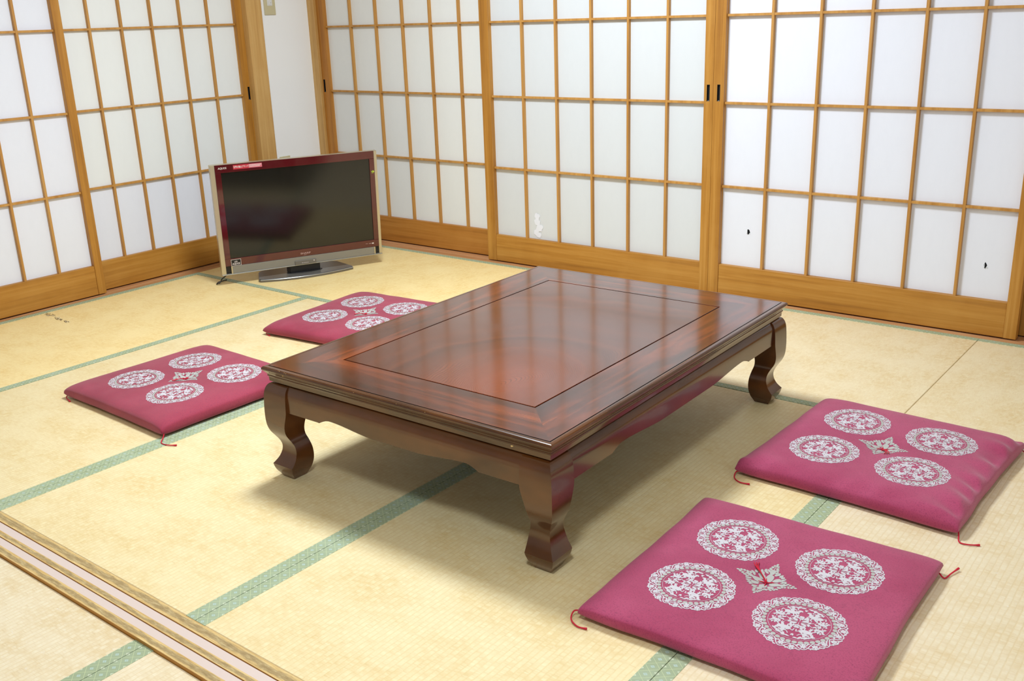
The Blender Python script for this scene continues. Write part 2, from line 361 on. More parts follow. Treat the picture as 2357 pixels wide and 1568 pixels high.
# ------------------------------------------------------------------ shoji doors
def door(n, axis, pos, u0, bars, cw, u6, stL, stR, rows, zb, wm, pm, label, pull=None, holes=(), patch=None, rowmats=None):
    """axis 'x': in plane y=pos, outward -y.  axis 'y': in plane x=pos, outward +x."""
    sgn = -1 if axis == 'x' else 1
    def P(u, d, z):                                                   # d = distance in front of bar plane
        return (u, pos + sgn * d, z) if axis == 'x' else (pos + sgn * d, u, z)
    H = 1.795
    r = empty('door_%d' % n, P((stL[0] + stR[1]) / 2, 0, 0), label=label, kind='structure')
    inv = r.location
    def add(name, mb, mats, bevel=0.001):
        mb.v = [(a - inv[0], b - inv[1], c - inv[2]) for a, b, c in mb.v]
        return mb.build(name, mats, r, bevel=bevel)
    h = 'x' if axis == 'x' else 'y'
    SF, SB = 0.008, -0.024                                            # stile front / back
    for k, (a, b) in enumerate((stL, stR)):
        m = MB()
        if pull and pull[0] == k:
            _, p0, p1, q0, q1 = pull
            m.box(P(a, SF, 0.004), P(b, SB, q0)); m.box(P(a, SF, q1), P(b, SB, H))
            m.box(P(a, SF, q0), P(p0, SB, q1)); m.box(P(p1, SF, q0), P(b, SB, q1)); m.box(P(p0, SF - 0.009, q0), P(p1, SB, q1))
            add('stile', m, M[wm + '_z'], 0)
            c = MB(); c.box(P(p0, SF - 0.0085, q0), P(p1, SF - 0.0075, q1), 0)
            for (x, y) in ((p0, p0 + 0.0012), (p1 - 0.0012, p1)): c.box(P(x, SF + 0.0004, q0), P(y, SF - 0.008, q1), 0)
            c.box(P(p0, SF + 0.0004, q1 - 0.0014), P(p1, SF - 0.008, q1), 0)
            c.box(P(p0 + 0.0015, SF - 0.003, q0), P(p1 - 0.0015, SF - 0.0075, q0 + 0.0035), 1)
            add('finger_pull', c, [M['black'], M['steel']], 0)['label'] = 'dark recessed finger pull'
        else:
            m.box(P(a, SF, 0.004), P(b, SB, H)); add('stile', m, M[wm + '_z'], 0.0012)
    iL, iR = stL[1], stR[0]
    m = MB().box(P(iL, 0.005, 0.004), P(iR, SB, zb - 0.003)); add('bottom_rail', m, M[wm + '_' + h], 0.0012)
    m = MB().box(P(iL, 0.005, H - 0.035), P(iR, SB, H)); add('top_rail', m, M[wm + '_' + h], 0.001)
    PB = -0.0165                                                      # paper plane
    bw = 0.0052
    m = MB()
    for u in bars: m.box(P(u - bw, 0, zb - 0.005), P(u + bw, PB, H - 0.03))
    for zr in rows: m.box(P(iL, -0.0012, zr - 0.0048), P(iR, PB, zr + 0.0048))
    add('lattice', m, M['lat_z'], 0.0006)
    # paper, one sheet; cut where torn
    zs = [zb - 0.01] + list(rows) + [H - 0.02]; us = [iL - 0.004] + list(bars) + [iR + 0.004]
    m = MB()
    for j in range(len(zs) - 1):
        for i in range(len(us) - 1):
            mi = (rowmats or {}).get(j, 0)
            a, b, c, d = us[i], us[i + 1], zs[j], zs[j + 1]
            hh = [h_ for h_ in holes if a < h_[0] < b and c < h_[1] < d]
            if not hh: m.poly([P(a, PB, c), P(b, PB, c), P(b, PB, d), P(a, PB, d)], mi); continue
            hu, hz, shape = hh[0]
            nn = len(shape); per = []
            rect = [(a, c), (b, c), (b, d), (a, d)]
            i0 = [m.vert(P(u, PB, z)) for u, z in rect]; i1 = [m.vert(P(hu + x, PB, hz + z)) for x, z in shape]
            # shape listed in 4 quarters matching the rectangle corners
            q = nn // 4
            for k in range(4):
                for s_ in range(q):
                    m.face((i0[k], i1[(k * q + s_ + 1) % nn], i1[(k * q + s_) % nn]), mi)
                m.face((i0[k], i0[(k + 1) % 4], i1[((k + 1) * q) % nn]), mi)
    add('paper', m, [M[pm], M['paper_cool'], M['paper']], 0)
    for (hu, hz, shape) in holes:                                     # curled flap of torn paper
        m = MB(); x0 = min(s[0] for s in shape); xs = [s for s in shape if s[0] < -0.001]
        zl, zh = min(s[1] for s in shape), max(s[1] for s in shape)
        m.poly([P(hu + x0, PB, hz + zl * 0.6), P(hu + x0 * 0.15, PB + 0.004, hz + zl * 0.8), P(hu - 0.0005, PB + 0.006, hz + zh * 0.3), P(hu + x0 * 0.4, PB + 0.002, hz + zh * 0.8)])
        m.poly([P(hu + 0.003, PB + 0.0003, hz + zl * 0.9), P(hu + 0.010, PB + 0.0012, hz + zl * 0.9), P(hu + 0.008, PB + 0.0015, hz + zl * 0.3)])
        add('torn_flap', m, M['paper'], 0)
    if patch:
        m = MB(); rnd = random.Random(5)
        for (pu, pz, pr) in patch:
            pts = []
            for k in range(14):
                a = 2 * PI * k / 14; rr = pr * (0.8 + 0.4 * rnd.random())
                pts.append(P(pu + rr * math.cos(a), PB + 0.0012 + 0.0006 * rnd.random(), pz + rr * math.sin(a)))
            m.poly(pts)
        add('paper_patch', m, M['paper_cool'], 0)
    return r

hole = [(-0.004, 0.001), (-0.006, -0.009), (0.001, -0.012), (0.008, -0.007), (0.009, -0.003), (0.006, 0.006), (0.001, 0.010), (-0.003, 0.009)]
hole2 = [(-0.005, 0.0), (-0.002, -0.010), (0.001, -0.012), (0.005, -0.004), (0.007, 0.000), (0.004, 0.006), (0.000, 0.012), (-0.003, 0.006)]
ZR = [0.4634, 0.7997, 1.1360, 1.4722]; ZL = [0.4728, 0.8187, 1.1646, 1.5105]
door(1, 'x', 0.0614, -2.129, [-2.1292 + 0.189 * i for i in range(1, 6)], 0.189, -0.995, (-2.1830, -2.131), (-0.998, -0.948), ZR, 0.1385, 'woodo', 'paper_lifted',
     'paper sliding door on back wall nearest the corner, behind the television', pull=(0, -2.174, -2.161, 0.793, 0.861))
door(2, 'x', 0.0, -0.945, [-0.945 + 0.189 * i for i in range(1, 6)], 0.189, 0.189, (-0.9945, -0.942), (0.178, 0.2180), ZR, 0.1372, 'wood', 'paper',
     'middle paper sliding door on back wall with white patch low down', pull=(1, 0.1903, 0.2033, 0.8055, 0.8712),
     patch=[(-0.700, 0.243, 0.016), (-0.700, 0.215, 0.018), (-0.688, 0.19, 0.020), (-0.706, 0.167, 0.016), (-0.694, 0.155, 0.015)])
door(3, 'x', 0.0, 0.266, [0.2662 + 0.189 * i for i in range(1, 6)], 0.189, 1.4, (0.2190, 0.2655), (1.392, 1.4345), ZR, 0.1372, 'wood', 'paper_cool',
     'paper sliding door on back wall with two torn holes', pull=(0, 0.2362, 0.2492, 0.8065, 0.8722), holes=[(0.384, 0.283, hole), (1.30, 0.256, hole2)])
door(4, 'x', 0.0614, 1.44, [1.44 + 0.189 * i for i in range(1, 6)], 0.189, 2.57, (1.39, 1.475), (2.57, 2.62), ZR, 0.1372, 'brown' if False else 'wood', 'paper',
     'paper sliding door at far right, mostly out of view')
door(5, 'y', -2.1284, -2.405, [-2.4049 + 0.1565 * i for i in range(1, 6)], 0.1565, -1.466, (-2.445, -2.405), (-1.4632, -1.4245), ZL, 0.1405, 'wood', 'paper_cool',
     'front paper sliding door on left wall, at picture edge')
door(6, 'y', -2.1800, -1.4251, [-1.4251 + 0.1565 * i for i in range(1, 6)], 0.1565, -0.486, (-1.465, -1.4255), (-0.4875, -0.4465), ZL, 0.1405, 'wood', 'paper_lifted',
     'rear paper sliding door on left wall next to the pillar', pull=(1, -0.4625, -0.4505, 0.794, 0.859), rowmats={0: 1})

# wall plates
def plate(name, y0, y1, z0, z1, label, switch=False):
    r = empty(name, (-2.235, (y0 + y1) / 2, z0), label=label, cat='wall plate')
    w, h = (y1 - y0) / 2, z1 - z0
    MB().box((0, -w, 0), (0.006, w, h)).build('cover_plate', M['beige'], r, bevel=0.0025, seg=3, smooth=True)
    if switch:
        MB().box((0.005, -0.016, 0.045), (0.0075, 0.016, h - 0.04)).build('switch_module', M['white_pl'], r, bevel=0.0008)
        b = MB().box((0.007, -0.009, 0.049), (0.0098, 0.010, 0.069)); b.build('rocker', M['white_pl'], r, bevel=0.001)
        MB().box((0.0098, 0.004, 0.0585), (0.0101, 0.0065, 0.061)).build('indicator', M['black'], r)
    else:
        b = MB().box((0.005, -0.016, 0.02), (0.008, 0.016, 0.095)); o = b.build('socket_module', M['white_pl'], r, bevel=0.0008)
        for zz in (0.04, 0.075):
            for yy in (-0.006, 0.006): MB().box((0.0078, yy - 0.001, zz - 0.004), (0.0083, yy + 0.001, zz + 0.004)).build('slot', M['black'], o)
M['beige'] = plain('beige_plastic', srgb(206, 196, 158), 0.45, 0.02)
M['white_pl'] = plain('white_plastic', srgb(228, 228, 226), 0.4, 0.02)
plate('light_switch', -0.2552, -0.1830, 1.2055, 1.3255, 'beige light switch plate on white wall beside the pillar', True)
plate('wall_outlet', -0.2552, -0.1850, 0.3530, 0.4728, 'beige outlet plate low on the white wall behind the television')

# ------------------------------------------------------------------ tatami mats
def mat_(x0, x1, y0, y1, long_axis, label, mat, zt=0.0, b0=True, b1=True, w=0.0315):
    cx, cy = (x0 + x1) / 2, (y0 + y1) / 2
    g = 0.0008
    a, b, c, d = x0 - cx + g, x1 - cx - g, y0 - cy + g, y1 - cy - g
    m = MB(); m.box((a, c, -0.052), (b, d, 0.0))
    r = m.build('tatami_mat', mat, bevel=0.0015); r.location = (cx, cy, zt)
    tag(r, label=label, cat='mat', group='tatami mats covering the floor')
    def strip(lo, hi, inner_hi):
        e = MB(); T = 0.0011
        L0, L1 = (c, d) if long_axis == 'y' else (a, b)
        n = 2; rc = 0.006
        us = [L0 - 0.0003, L0 + rc, L1 - rc, L1 + 0.0003]
        def Pt(u, v, z): return (v, u, z) if long_axis == 'y' else (u, v, z)
        prof = [(lo - (0 if inner_hi == 1 else 0.0), 0.0), (lo, T * 0.6), (lo + 0.0012, T), (hi - 0.0012, T), (hi, T * 0.6), (hi, 0.0)]
        if inner_hi == 1: prof = [(lo - 0.0005, -0.05)] + prof[1:]
        else: prof = prof[:-1] + [(hi + 0.0005, -0.05)]
        zf = [0.35, 1, 1, 0.35]
        rows = []
        for u, k in zip(us, zf): rows.append([e.vert(Pt(u, v, zz * k if zz > 0 else zz)) for v, zz in prof])
        dist = [0]
        for k in range(1, len(prof)): dist.append(dist[-1] + (abs(prof[k][0] - prof[k - 1][0]) if min(prof[k][1], prof[k - 1][1]) > -0.01 else 0))
        for i in range(len(us) - 1):
            for k in range(len(prof) - 1):
                e.face((rows[i][k], rows[i + 1][k], rows[i + 1][k + 1], rows[i][k + 1]), 0,
                       [(us[i], dist[k]), (us[i + 1], dist[k]), (us[i + 1], dist[k + 1]), (us[i], dist[k + 1])])
        e.face(rows[0][::-1]); e.face(rows[-1])
        e.build('cloth_border', M['heri'], r)['label'] = 'green brocade edging'
    if long_axis == 'y':
        if b0: strip(a, a + w, 1)
        if b1: strip(b - w, b, 0)
    else:
        if b0: strip(c, c + w, 1)
        if b1: strip(d - w, d, 0)
    return r
XA, YB, YM, YF = -2.088, -0.043, -0.9815, -2.7750
mat_(XA, -0.384, YM, YB, 'x', 'straw mat in the far corner, under the television', M['tat_goldx'])
mat_(-0.384, 1.323, YM, YB, 'x', 'straw mat along back doors behind the low table, left of the bare seam', M['tat_x'])
mat_(1.323, 3.05, YM, YB, 'x', 'straw mat along back doors at right picture edge', M['tat_x'])
mat_(XA, -1.236, YF, YM, 'y', 'straw mat along left doors, scuffed near the sill', M['tat_gold'], w=0.036)
mat_(-1.236, -0.385, YF, YM, 'y', 'straw mat under the left cushions', M['tat_mid'], b0=False)
mat_(-0.385, 0.4835, YF, YM, 'y', 'straw mat under left half of the low table', M['tat_mid'])
mat_(0.4835, 1.3415, YF, YM, 'y', 'straw mat under right half of the low table', M['tat_mid'])
mat_(1.3415, 2.20, YF, YM, 'y', 'straw mat under the right cushions', M['tat_y'])
mat_(2.20, 3.05, YF, YM, 'y', 'straw mat at right picture edge', M['tat_y'])
mat_(-1.26, -0.40, -4.6, -2.8795, 'y', 'straw mat beyond threshold at lower left picture corner', M['tat_y'], -0.008)
mat_(-0.40, 0.462, -4.6, -2.8795, 'y', 'straw mat in near room left of its double green border', M['tat_y'], -0.008)
mat_(0.462, 1.325, -4.6, -2.8795, 'y', 'straw mat in near room right of its double green border', M['tat_y'], -0.008)
mat_(1.325, 2.19, -4.6, -2.8795, 'y', 'straw mat in near room, second from the right wall', M['tat_y'], -0.008)
mat_(2.19, 3.05, -4.6, -2.8795, 'y', 'straw mat in near room against the right wall', M['tat_y'], -0.008)
mat_(-2.12, -1.26, -4.6, -2.8795, 'y', 'straw mat in near room against the left wall', M['tat_y'], -0.008)
# scuff on left mat
M['scuff_d'] = plain('dark_scuff', srgb(120, 96, 60), 0.8, 0.3, 300)
M['scuff_l'] = plain('frayed_rush', srgb(232, 218, 184), 0.8, 0.1, 300)
rnd = random.Random(11)
sc = bpy.data.objects['tatami_mat.003']; m = MB()
for k in range(46):
    f = rnd.random(); x = -2.046 + 0.212 * f; y = -1.759 - 0.017 * f + rnd.gauss(0, 0.009 * (1 - abs(f - 0.45)))
    l = 0.006 + 0.022 * rnd.random(); wd = 0.0006 + 0.0012 * rnd.random(); a = rnd.gauss(-0.1, 0.18)
    dx, dy = math.cos(a) * l / 2, math.sin(a) * l / 2; nx, ny = -math.sin(a) * wd, math.cos(a) * wd
    zz = 0.0004 + 0.0008 * rnd.random(); ox, oy = sc.location[0], sc.location[1]
    m.poly([(x - dx - nx - ox, y - dy - ny - oy, zz), (x + dx - nx - ox, y + dy - ny - oy, zz), (x + dx + nx - ox, y + dy + ny - oy, zz + .0006), (x - dx + nx - ox, y - dy + ny - oy, zz)], 0 if k % 3 else 1)
so = m.build('scuff_mark', [M['scuff_d'], M['scuff_l']], sc); so['label'] = 'dark frayed scuff'

# ------------------------------------------------------------------ low table
def interp(tab, z):
    for (a, b), (c, d) in zip(tab, tab[1:]):
        if a <= z <= c: 
            f = (z - a) / (c - a); return b + (d - b) * f
    return tab[-1][1]
def spline(tab, n):
    """catmull-rom through the table, returns n*(len-1)+1 samples"""
    out = []
    for i in range(len(tab) - 1):
        p0 = tab[max(i - 1, 0)]; p1 = tab[i]; p2 = tab[i + 1]; p3 = tab[min(i + 2, len(tab) - 1)]
        for k in range(n):
            t = k / n; h = p2[0] - p1[0]
            m1 = (p2[1] - p0[1]) / (p2[0] - p0[0]) * h; m2 = (p3[1] - p1[1]) / (p3[0] - p1[0]) * h
            t2, t3 = t * t, t * t * t
            out.append((p1[0] + h * t, (2 * t3 - 3 * t2 + 1) * p1[1] + (t3 - 2 * t2 + t) * m1 + (-2 * t3 + 3 * t2) * p2[1] + (t3 - t2) * m2))
    out.append(tab[-1]); return out
TB = empty('low_table', (0.5285, -1.610, 0.0012), math.radians(0.9),
           label='low dark red-brown lacquered wooden table with curved legs in the room centre', cat='table')
HX, HY = 0.4625, 0.6265
foot = [(0.0, 0.0215), (0.008, 0.0172), (0.018, 0.0108), (0.028, 0.0070), (0.0385, 0.0048)]
upper = [(0.0385, 0.0048), (0.046, 0.0105), (0.056, 0.0170), (0.068, 0.0222), (0.080, 0.0252), (0.093, 0.0255), (0.106, 0.0215), (0.118, 0.0150),
         (0.130, 0.0080), (0.142, 0.0035), (0.158, 0.0008), (0.180, 0.0), (0.21, 0.0006), (0.236, 0.0022), (0.248, 0.0040), (0.2565, 0.0066), (0.2630, 0.0100), (0.2675, 0.0140), (0.2700, 0.0200)]
inner = [(0.0, 0.0655), (0.01, 0.0705), (0.02, 0.0755), (0.04, 0.0808), (0.06, 0.0822), (0.08, 0.0805), (0.10, 0.0758), (0.118, 0.0705), (0.135, 0.0695), (0.155, 0.0725),
         (0.175, 0.0785), (0.190, 0.0835), (0.204, 0.0860), (0.277, 0.0860)]
oc = spline(foot, 3)[:-1] + spline(upper, 3); ic = spline(inner, 6)
for sx in (-1, 1):
    for sy in (-1, 1):
        m = MB(); rows = []
        for z, c in oc:
            d = interp(ic, z)
            pts = [(c, c), (d, c), (d, d), (c, d)]
            rows.append([m.vert((sx * (HX - a), sy * (HY - b), z)) for a, b in pts])
        for i in range(len(rows) - 1):
            for k in range(4):
                k2 = (k + 1) % 4; m.face((rows[i][k], rows[i][k2], rows[i + 1][k2], rows[i + 1][k]))
        m.face(rows[0]); m.face(rows[-1])
        m.build('leg', M['lac_d'], TB, smooth=True, angle=24)
def zbot(u, half, cusp, peak, fade):
    lo, hi = 0.199, 0.2115
    if u < cusp: return lo
    if u < peak:
        f = (u - cusp) / (peak - cusp); return lo - 0.0015 * math.sin(min(1, f * 4) * PI) + (hi - lo) * math.sin(f * PI / 2) ** 1.3
    f = min(1, (u - peak) / (fade - peak)); f = f * f * (3 - 2 * f)
    step = 0.0012 if (abs(u - (peak + fade) / 2) < 0.012) else 0
    return hi + (lo - hi) * f
for ax, sg in (('x', -1), ('x', 1), ('y', -1), ('y', 1)):
    half = (HX if ax == 'x' else HY) - 0.0858; off = HY if ax == 'x' else HX
    cusp, peak, fade = (0.115, 0.155, 0.31) if ax == 'x' else (0.165, 0.215, 0.42)
    m = MB(); N = 90; rows = []
    for i in range(N + 1):
        s = -half + 2 * half * i / N; zb = zbot(half - abs(s), half, cusp, peak, fade)
        pr = [(0.0285, zb), (0.0086, zb), (0.0074, zb + 0.0012), (0.0074, 0.236), (0.0078, 0.245), (0.0096, 0.2535), (0.0130, 0.2605), (0.0175, 0.2665), (0.0235, 0.2705), (0.0285, 0.2722)]
        rows.append([m.vert((s, sg * (off - a), z) if ax == 'x' else (sg * (off - a), s, z)) for a, z in pr])
    for i in range(N):
        for k in range(len(rows[0])):
            k2 = (k + 1) % len(rows[0]); m.face((rows[i][k], rows[i + 1][k], rows[i + 1][k2], rows[i][k2]))
    m.face(rows[0]); m.face(rows[-1])
    m.build('apron', M['lac_d'], TB, smooth=True, angle=28)
TX, TY, TZ = 0.4620, 0.6220, 0.3155
prof = [(0.1505, TZ - 0.004, 2), (0.1500, TZ - 0.0003, 0), (0.1495, TZ, 0), (0.0158, TZ, 0), (0.0156, TZ - 0.0022, 2), (0.0138, TZ - 0.0022, 2), (0.0132, TZ - 0.0004, 1), (0.0100, TZ - 0.0001, 1), (0.0065, TZ - 0.0006, 1),
        (0.0035, TZ - 0.0016, 1), (0.0014, TZ - 0.0034, 1), (0.0002, TZ - 0.0058, 1), (0.0, TZ - 0.0080, 1), (0.0004, TZ - 0.0100, 1), (0.0018, TZ - 0.0118, 1), (0.0030, TZ - 0.0124, 1),
        (0.0034, TZ - 0.0136, 1), (0.0050, TZ - 0.0152, 1), (0.0074, TZ - 0.0180, 1), (0.0094, TZ - 0.0212, 1), (0.0106, TZ - 0.0250, 1), (0.0099, TZ - 0.0256, 1), (0.0097, TZ - 0.0272, 1),
        (0.0112, TZ - 0.0282, 1), (0.0122, TZ - 0.0302, 1), (0.0126, TZ - 0.0330, 1), (0.0130, TZ - 0.0422, 1), (0.0155, TZ - 0.0435, 1), (0.06, TZ - 0.0435, 1)]
m = MB(); loops = []
for a, z, k in prof: loops.append([m.vert((sx * (TX - a), sy * (TY - a), z)) for sx, sy in ((-1, -1), (1, -1), (1, 1), (-1, 1))])
for i in range(len(loops) - 1):
    for k in range(4):
        k2 = (k + 1) % 4
        mi = prof[i + 1][2]
        if mi == 0: mi = 0 if k % 2 == 0 else 3
        m.face((loops[i][k], loops[i + 1][k], loops[i + 1][k2], loops[i][k2]), mi)
top = m.build('tabletop', [M['lac_x'], M['lac_d'], M['groove'], M['lac_y']], TB, smooth=True, angle=22)
MB().box((-TX + 0.1542, -TY + 0.1542, TZ - 0.0045), (TX - 0.1542, TY - 0.1542, TZ - 0.0001)).build('centre_panel', M['lac_c'], TB, bevel=0.0006)
MB().box((-TX + 0.06, -TY + 0.06, TZ - 0.034), (TX - 0.06, TY - 0.06, TZ - 0.0045)).build('underside_board', [M['groove']], TB)
m = MB(); rnd = random.Random(3)
for (x, dz, w_) in ((-0.380, 0.0125, 0.0032), (-0.372, 0.0025, 0.0012), (-0.392, 0.0022, 0.0014), (-0.398, 0.0015, 0.001), (-0.366, 0.0035, 0.001), (0.348, 0.0330, 0.0030), (-0.12, 0.004, .0008), (0.02, 0.003, 0.0007), (0.11, 0.004, .0008)):
    inset = interp([(a, b) for a, b in sorted(((TZ - p[1]), p[0]) for p in prof[7:-1])], dz)
    y = -(TY - inset) - 0.0004; z = TZ - dz
    pts = []
    for k in range(7):
        a = 2 * PI * k / 7; r_ = w_ * (0.6 + 0.5 * rnd.random()); pts.append((x + 1.3 * r_ * math.cos(a), y + 0.35 * r_ * math.sin(a), z + 0.8 * r_ * math.sin(a)))
    m = MB(); m.poly(pts); m.build('chipped_spot', M['chip'], top)['label'] = 'small pale chip in the lacquer'

# ------------------------------------------------------------------ television
M['burg'] = (lambda t: t.fin(t.mix(t.noise(t.coord(), 40, 2), srgb(74, 9, 18), srgb(84, 12, 22)), 0.12, 0.5, coat=0.8, coat_r=0.04))(NT('burgundy_gloss'))
M['champ'] = plain('champagne_metal', srgb(200, 190, 165), 0.3, 0.03, metal=0.7)
M['silv'] = plain('silver_grey_plastic', srgb(140, 137, 130), 0.4, 0.03, metal=0.35)
M['silvl'] = plain('bright_silver_edge', srgb(176, 178, 180), 0.25, 0.02, metal=0.8)
M['dgrey'] = plain('dark_grey_plastic', srgb(116, 112, 106), 0.35, 0.05, metal=0.3)
M['screen'] = (lambda t: t.fin(t.mix(t.noise(t.coord(), 300, 2), srgb(16, 16, 15), srgb(20, 20, 18)), 0.13, 0.62))(NT('dark_screen'))
M['blk'] = plain('black_plastic', srgb(18, 18, 20), 0.4)
M['txt'] = plain('pale_lettering', srgb(222, 210, 206), 0.5)
M['txt2'] = plain('dull_lettering', srgb(176, 140, 134), 0.5)
M['stk'] = plain('red_sticker', srgb(186, 40, 58), 0.5)
M['stk2'] = plain('pink_sticker', srgb(206, 108, 120), 0.5)
M['lime'] = plain('lime_logo', srgb(186, 206, 60), 0.5)
yaw = 1.137
TV = empty('television', (-1.576, -0.696, 0.0012), yaw, label='flat television with burgundy frame standing on the floor in the corner', cat='television')
# local frame: x to viewer's right, y away from viewer, z up; leaning plane
tl = 0.045
def T(x, y, z):
    return (x, y * math.cos(tl) - z * math.sin(tl), 0.05 + z * math.cos(tl) + y * math.sin(tl))
def tvbuild(name, mb, mats, parent=TV, **kw):
    mb.v = [T(*p) for p in mb.v]; return mb.build(name, mats, parent, **kw)
def rr(x0, x1, z0, z1, r, n=5):
    pts = []
    for cx, cz, a0 in ((x1 - r, z1 - r, 0), (x0 + r, z1 - r, PI / 2), (x0 + r, z0 + r, PI), (x1 - r, z0 + r, 3 * PI / 2)):
        for k in range(n + 1):
            a = a0 + PI / 2 * k / n; pts.append((cx + r * math.cos(a), cz + r * math.sin(a)))
    return pts
def slab(m, pts, y0, y1, mi=0):
    i = len(m.v); n = len(pts)
    for y in (y0, y1):
        for x, z in pts: m.v.append((x, y, z))
    m.face([i + k for k in range(n)], mi); m.face([i + n + k for k in range(n)][::-1], mi)
    for k in range(n): j = (k + 1) % n; m.face((i + k, i + n + k, i + n + j, i + j), mi)
def frame(m, x0, x1, z0, z1, X0, X1, Z0, Z1, y0, y1, mi=0):
    for a in (((X0, y0, Z0), (X1, y1, z0)), ((X0, y0, z1), (X1, y1, Z1)), ((X0, y0, z0), (x0, y1, z1)), ((x1, y0, z0), (X1, y1, z1))): m.box(a[0], a[1], mi)
m = MB(); slab(m, rr(-0.385, 0.385, 0.006, 0.508, 0.012), 0.008, 0.052); tvbuild('back_housing', m, M['blk'], bevel=0.003)
m = MB(); slab(m, rr(-0.26, 0.26, 0.06, 0.42, 0.03), 0.05, 0.082); tvbuild('rear_bulge', m, M['blk'], bevel=0.004)
# outer champagne frame
m = MB(); frame(m, -0.3745, 0.3805, 0.0035, 0.5125, -0.395, 0.395, 0.0, 0.5140, 0.0, 0.03); tvbuild('outer_frame', m, M['champ'], bevel=0.0015)
m = MB(); frame(m, -0.3487, 0.3563, 0.0765, 0.477, -0.3745, 0.3805, 0.0415, 0.5137, -0.002, 0.012); bz = tvbuild('bezel', m, M['burg'], bevel=0.0008)
m = MB(); m.box((-0.3492, 0.0035, 0.0758), (0.3568, 0.010, 0.4775)); tvbuild('screen', m, M['screen'])
m = MB(); m.box((-0.344, -0.001, 0.0038), (0.354, 0.014, 0.0405)); tvbuild('speaker_bar', m, M['silv'], bevel=0.001)
for bx in ((-0.3505, -0.344), (0.354, 0.3605)): m = MB(); m.box((bx[0], -0.0015, 0.0036), (bx[1], 0.012, 0.040)); tvbuild('speaker_bar_end', m, M['champ'], bevel=0.0006)
for bx in ((-0.3745, -0.3505), (0.3605, 0.3805)): m = MB(); m.box((bx[0], 0.012, 0.0036), (bx[1], 0.02, 0.0415)); tvbuild('side_recess', m, M['blk'])
m = MB(); m.box((-0.395, -0.0035, -0.0012), (0.395, 0.004, 0.0036)); tvbuild('bottom_edge_strip', m, M['silvl'], bevel=0.001)
m = MB(); slab(m, rr(-0.0495, 0.0555, 0.0030, 0.0235, 0.004), -0.006, 0.0); rc = tvbuild('receiver_cover', m, M['dgrey'], bevel=0.0012)
def textmesh(body, w, x, z, mat, parent, y=-0.0026, bold=0.0, align='LEFT', h=None, name='lettering'):
    cu = bpy.data.curves.new('t', 'FONT'); cu.body = body; cu.size = 1; cu.extrude = 0.0; cu.offset = bold
    cu.resolution_u = 3
    o = bpy.data.objects.new('t', cu); C.objects.link(o)
    dg = bpy.context.evaluated_depsgraph_get(); dg.update()
    me = bpy.data.meshes.new_from_object(o.evaluated_get(dg)); bpy.data.objects.remove(o); bpy.data.curves.remove(cu)
    if not me.vertices: return
    xs = [v.co.x for v in me.vertices]; ys = [v.co.y for v in me.vertices]
    sx = w / (max(xs) - min(xs)); sy = h / (max(ys) - min(ys)) if h else sx
    for v in me.vertices:
        px, pz = x + (v.co.x - min(xs)) * sx, z + (v.co.y - min(ys)) * sy
        v.co = Vector(T(px, y, pz))
    me.materials.clear(); me.materials.append(mat); me.name = name
    ob = bpy.data.objects.new(name, me); C.objects.link(ob); ob.parent = parent; ob['label'] = 'pale lettering on television'; return ob
textmesh('AQUOS', 0.0385, -0.3605, 0.4925, M['txt'], bz, bold=0.02, h=0.0105)
textmesh('SHARP', 0.050, -0.0185, 0.0520, M['txt2'], bz, bold=0.03, h=0.0085)
m = MB(); m.box((-0.002, -0.0024, 0.0474), (0.010, -0.0021, 0.0489)); tvbuild('logo_underline', m, M['txt2'], bz)
m = MB(); m.box((-0.292, -0.0025, 0.4885), (-0.2215, -0.0021, 0.5085)); st = tvbuild('sticker', m, M['stk'], bz); st['label'] = 'red advertising sticker'
m = MB(); m.box((-0.2215, -0.0027, 0.4895), (-0.1605, -0.0021, 0.5075)); st2 = tvbuild('sticker', m, M['stk2'], bz); st2['label'] = 'pink framed advertising sticker'
textmesh('世界の亀山ブランド', 0.0675, -0.2900, 0.4938, M['txt'], st, y=-0.0029, bold=0.02, h=0.0105)
m = MB(); rnd = random.Random(2)
for row, zz in ((0, 0.5005), (1, 0.4945)):
    x = -0.219
    while x < -0.164 - 0.006 * row:
        l = 0.001 + 0.0022 * rnd.random(); m.box((x, -0.0031, zz), (x + l, -0.0028, zz + 0.0032)); x += l + 0.0006
tvbuild('fine_print', m, M['txt'], st2)
m = MB(); frame(m, -0.3475, -0.3040, 0.0422, 0.0700, -0.349, -0.3025, 0.0408, 0.0714, -0.0030, -0.0022); m.box((-0.3475, -0.0026, 0.0422), (-0.3040, -0.0021, 0.0700), 1)
bd = tvbuild('badge', m, [M['txt'], M['blk']], bz); bd['label'] = 'black badge with pale rim'
textmesh('AQUOS', 0.0360, -0.3440, 0.0445, M['txt'], bd, y=-0.0029, bold=0.03, h=0.0105)
textmesh('LED', 0.0140, -0.3330, 0.0575, M['txt'], bd, y=-0.0029, bold=0.02, h=0.0065)
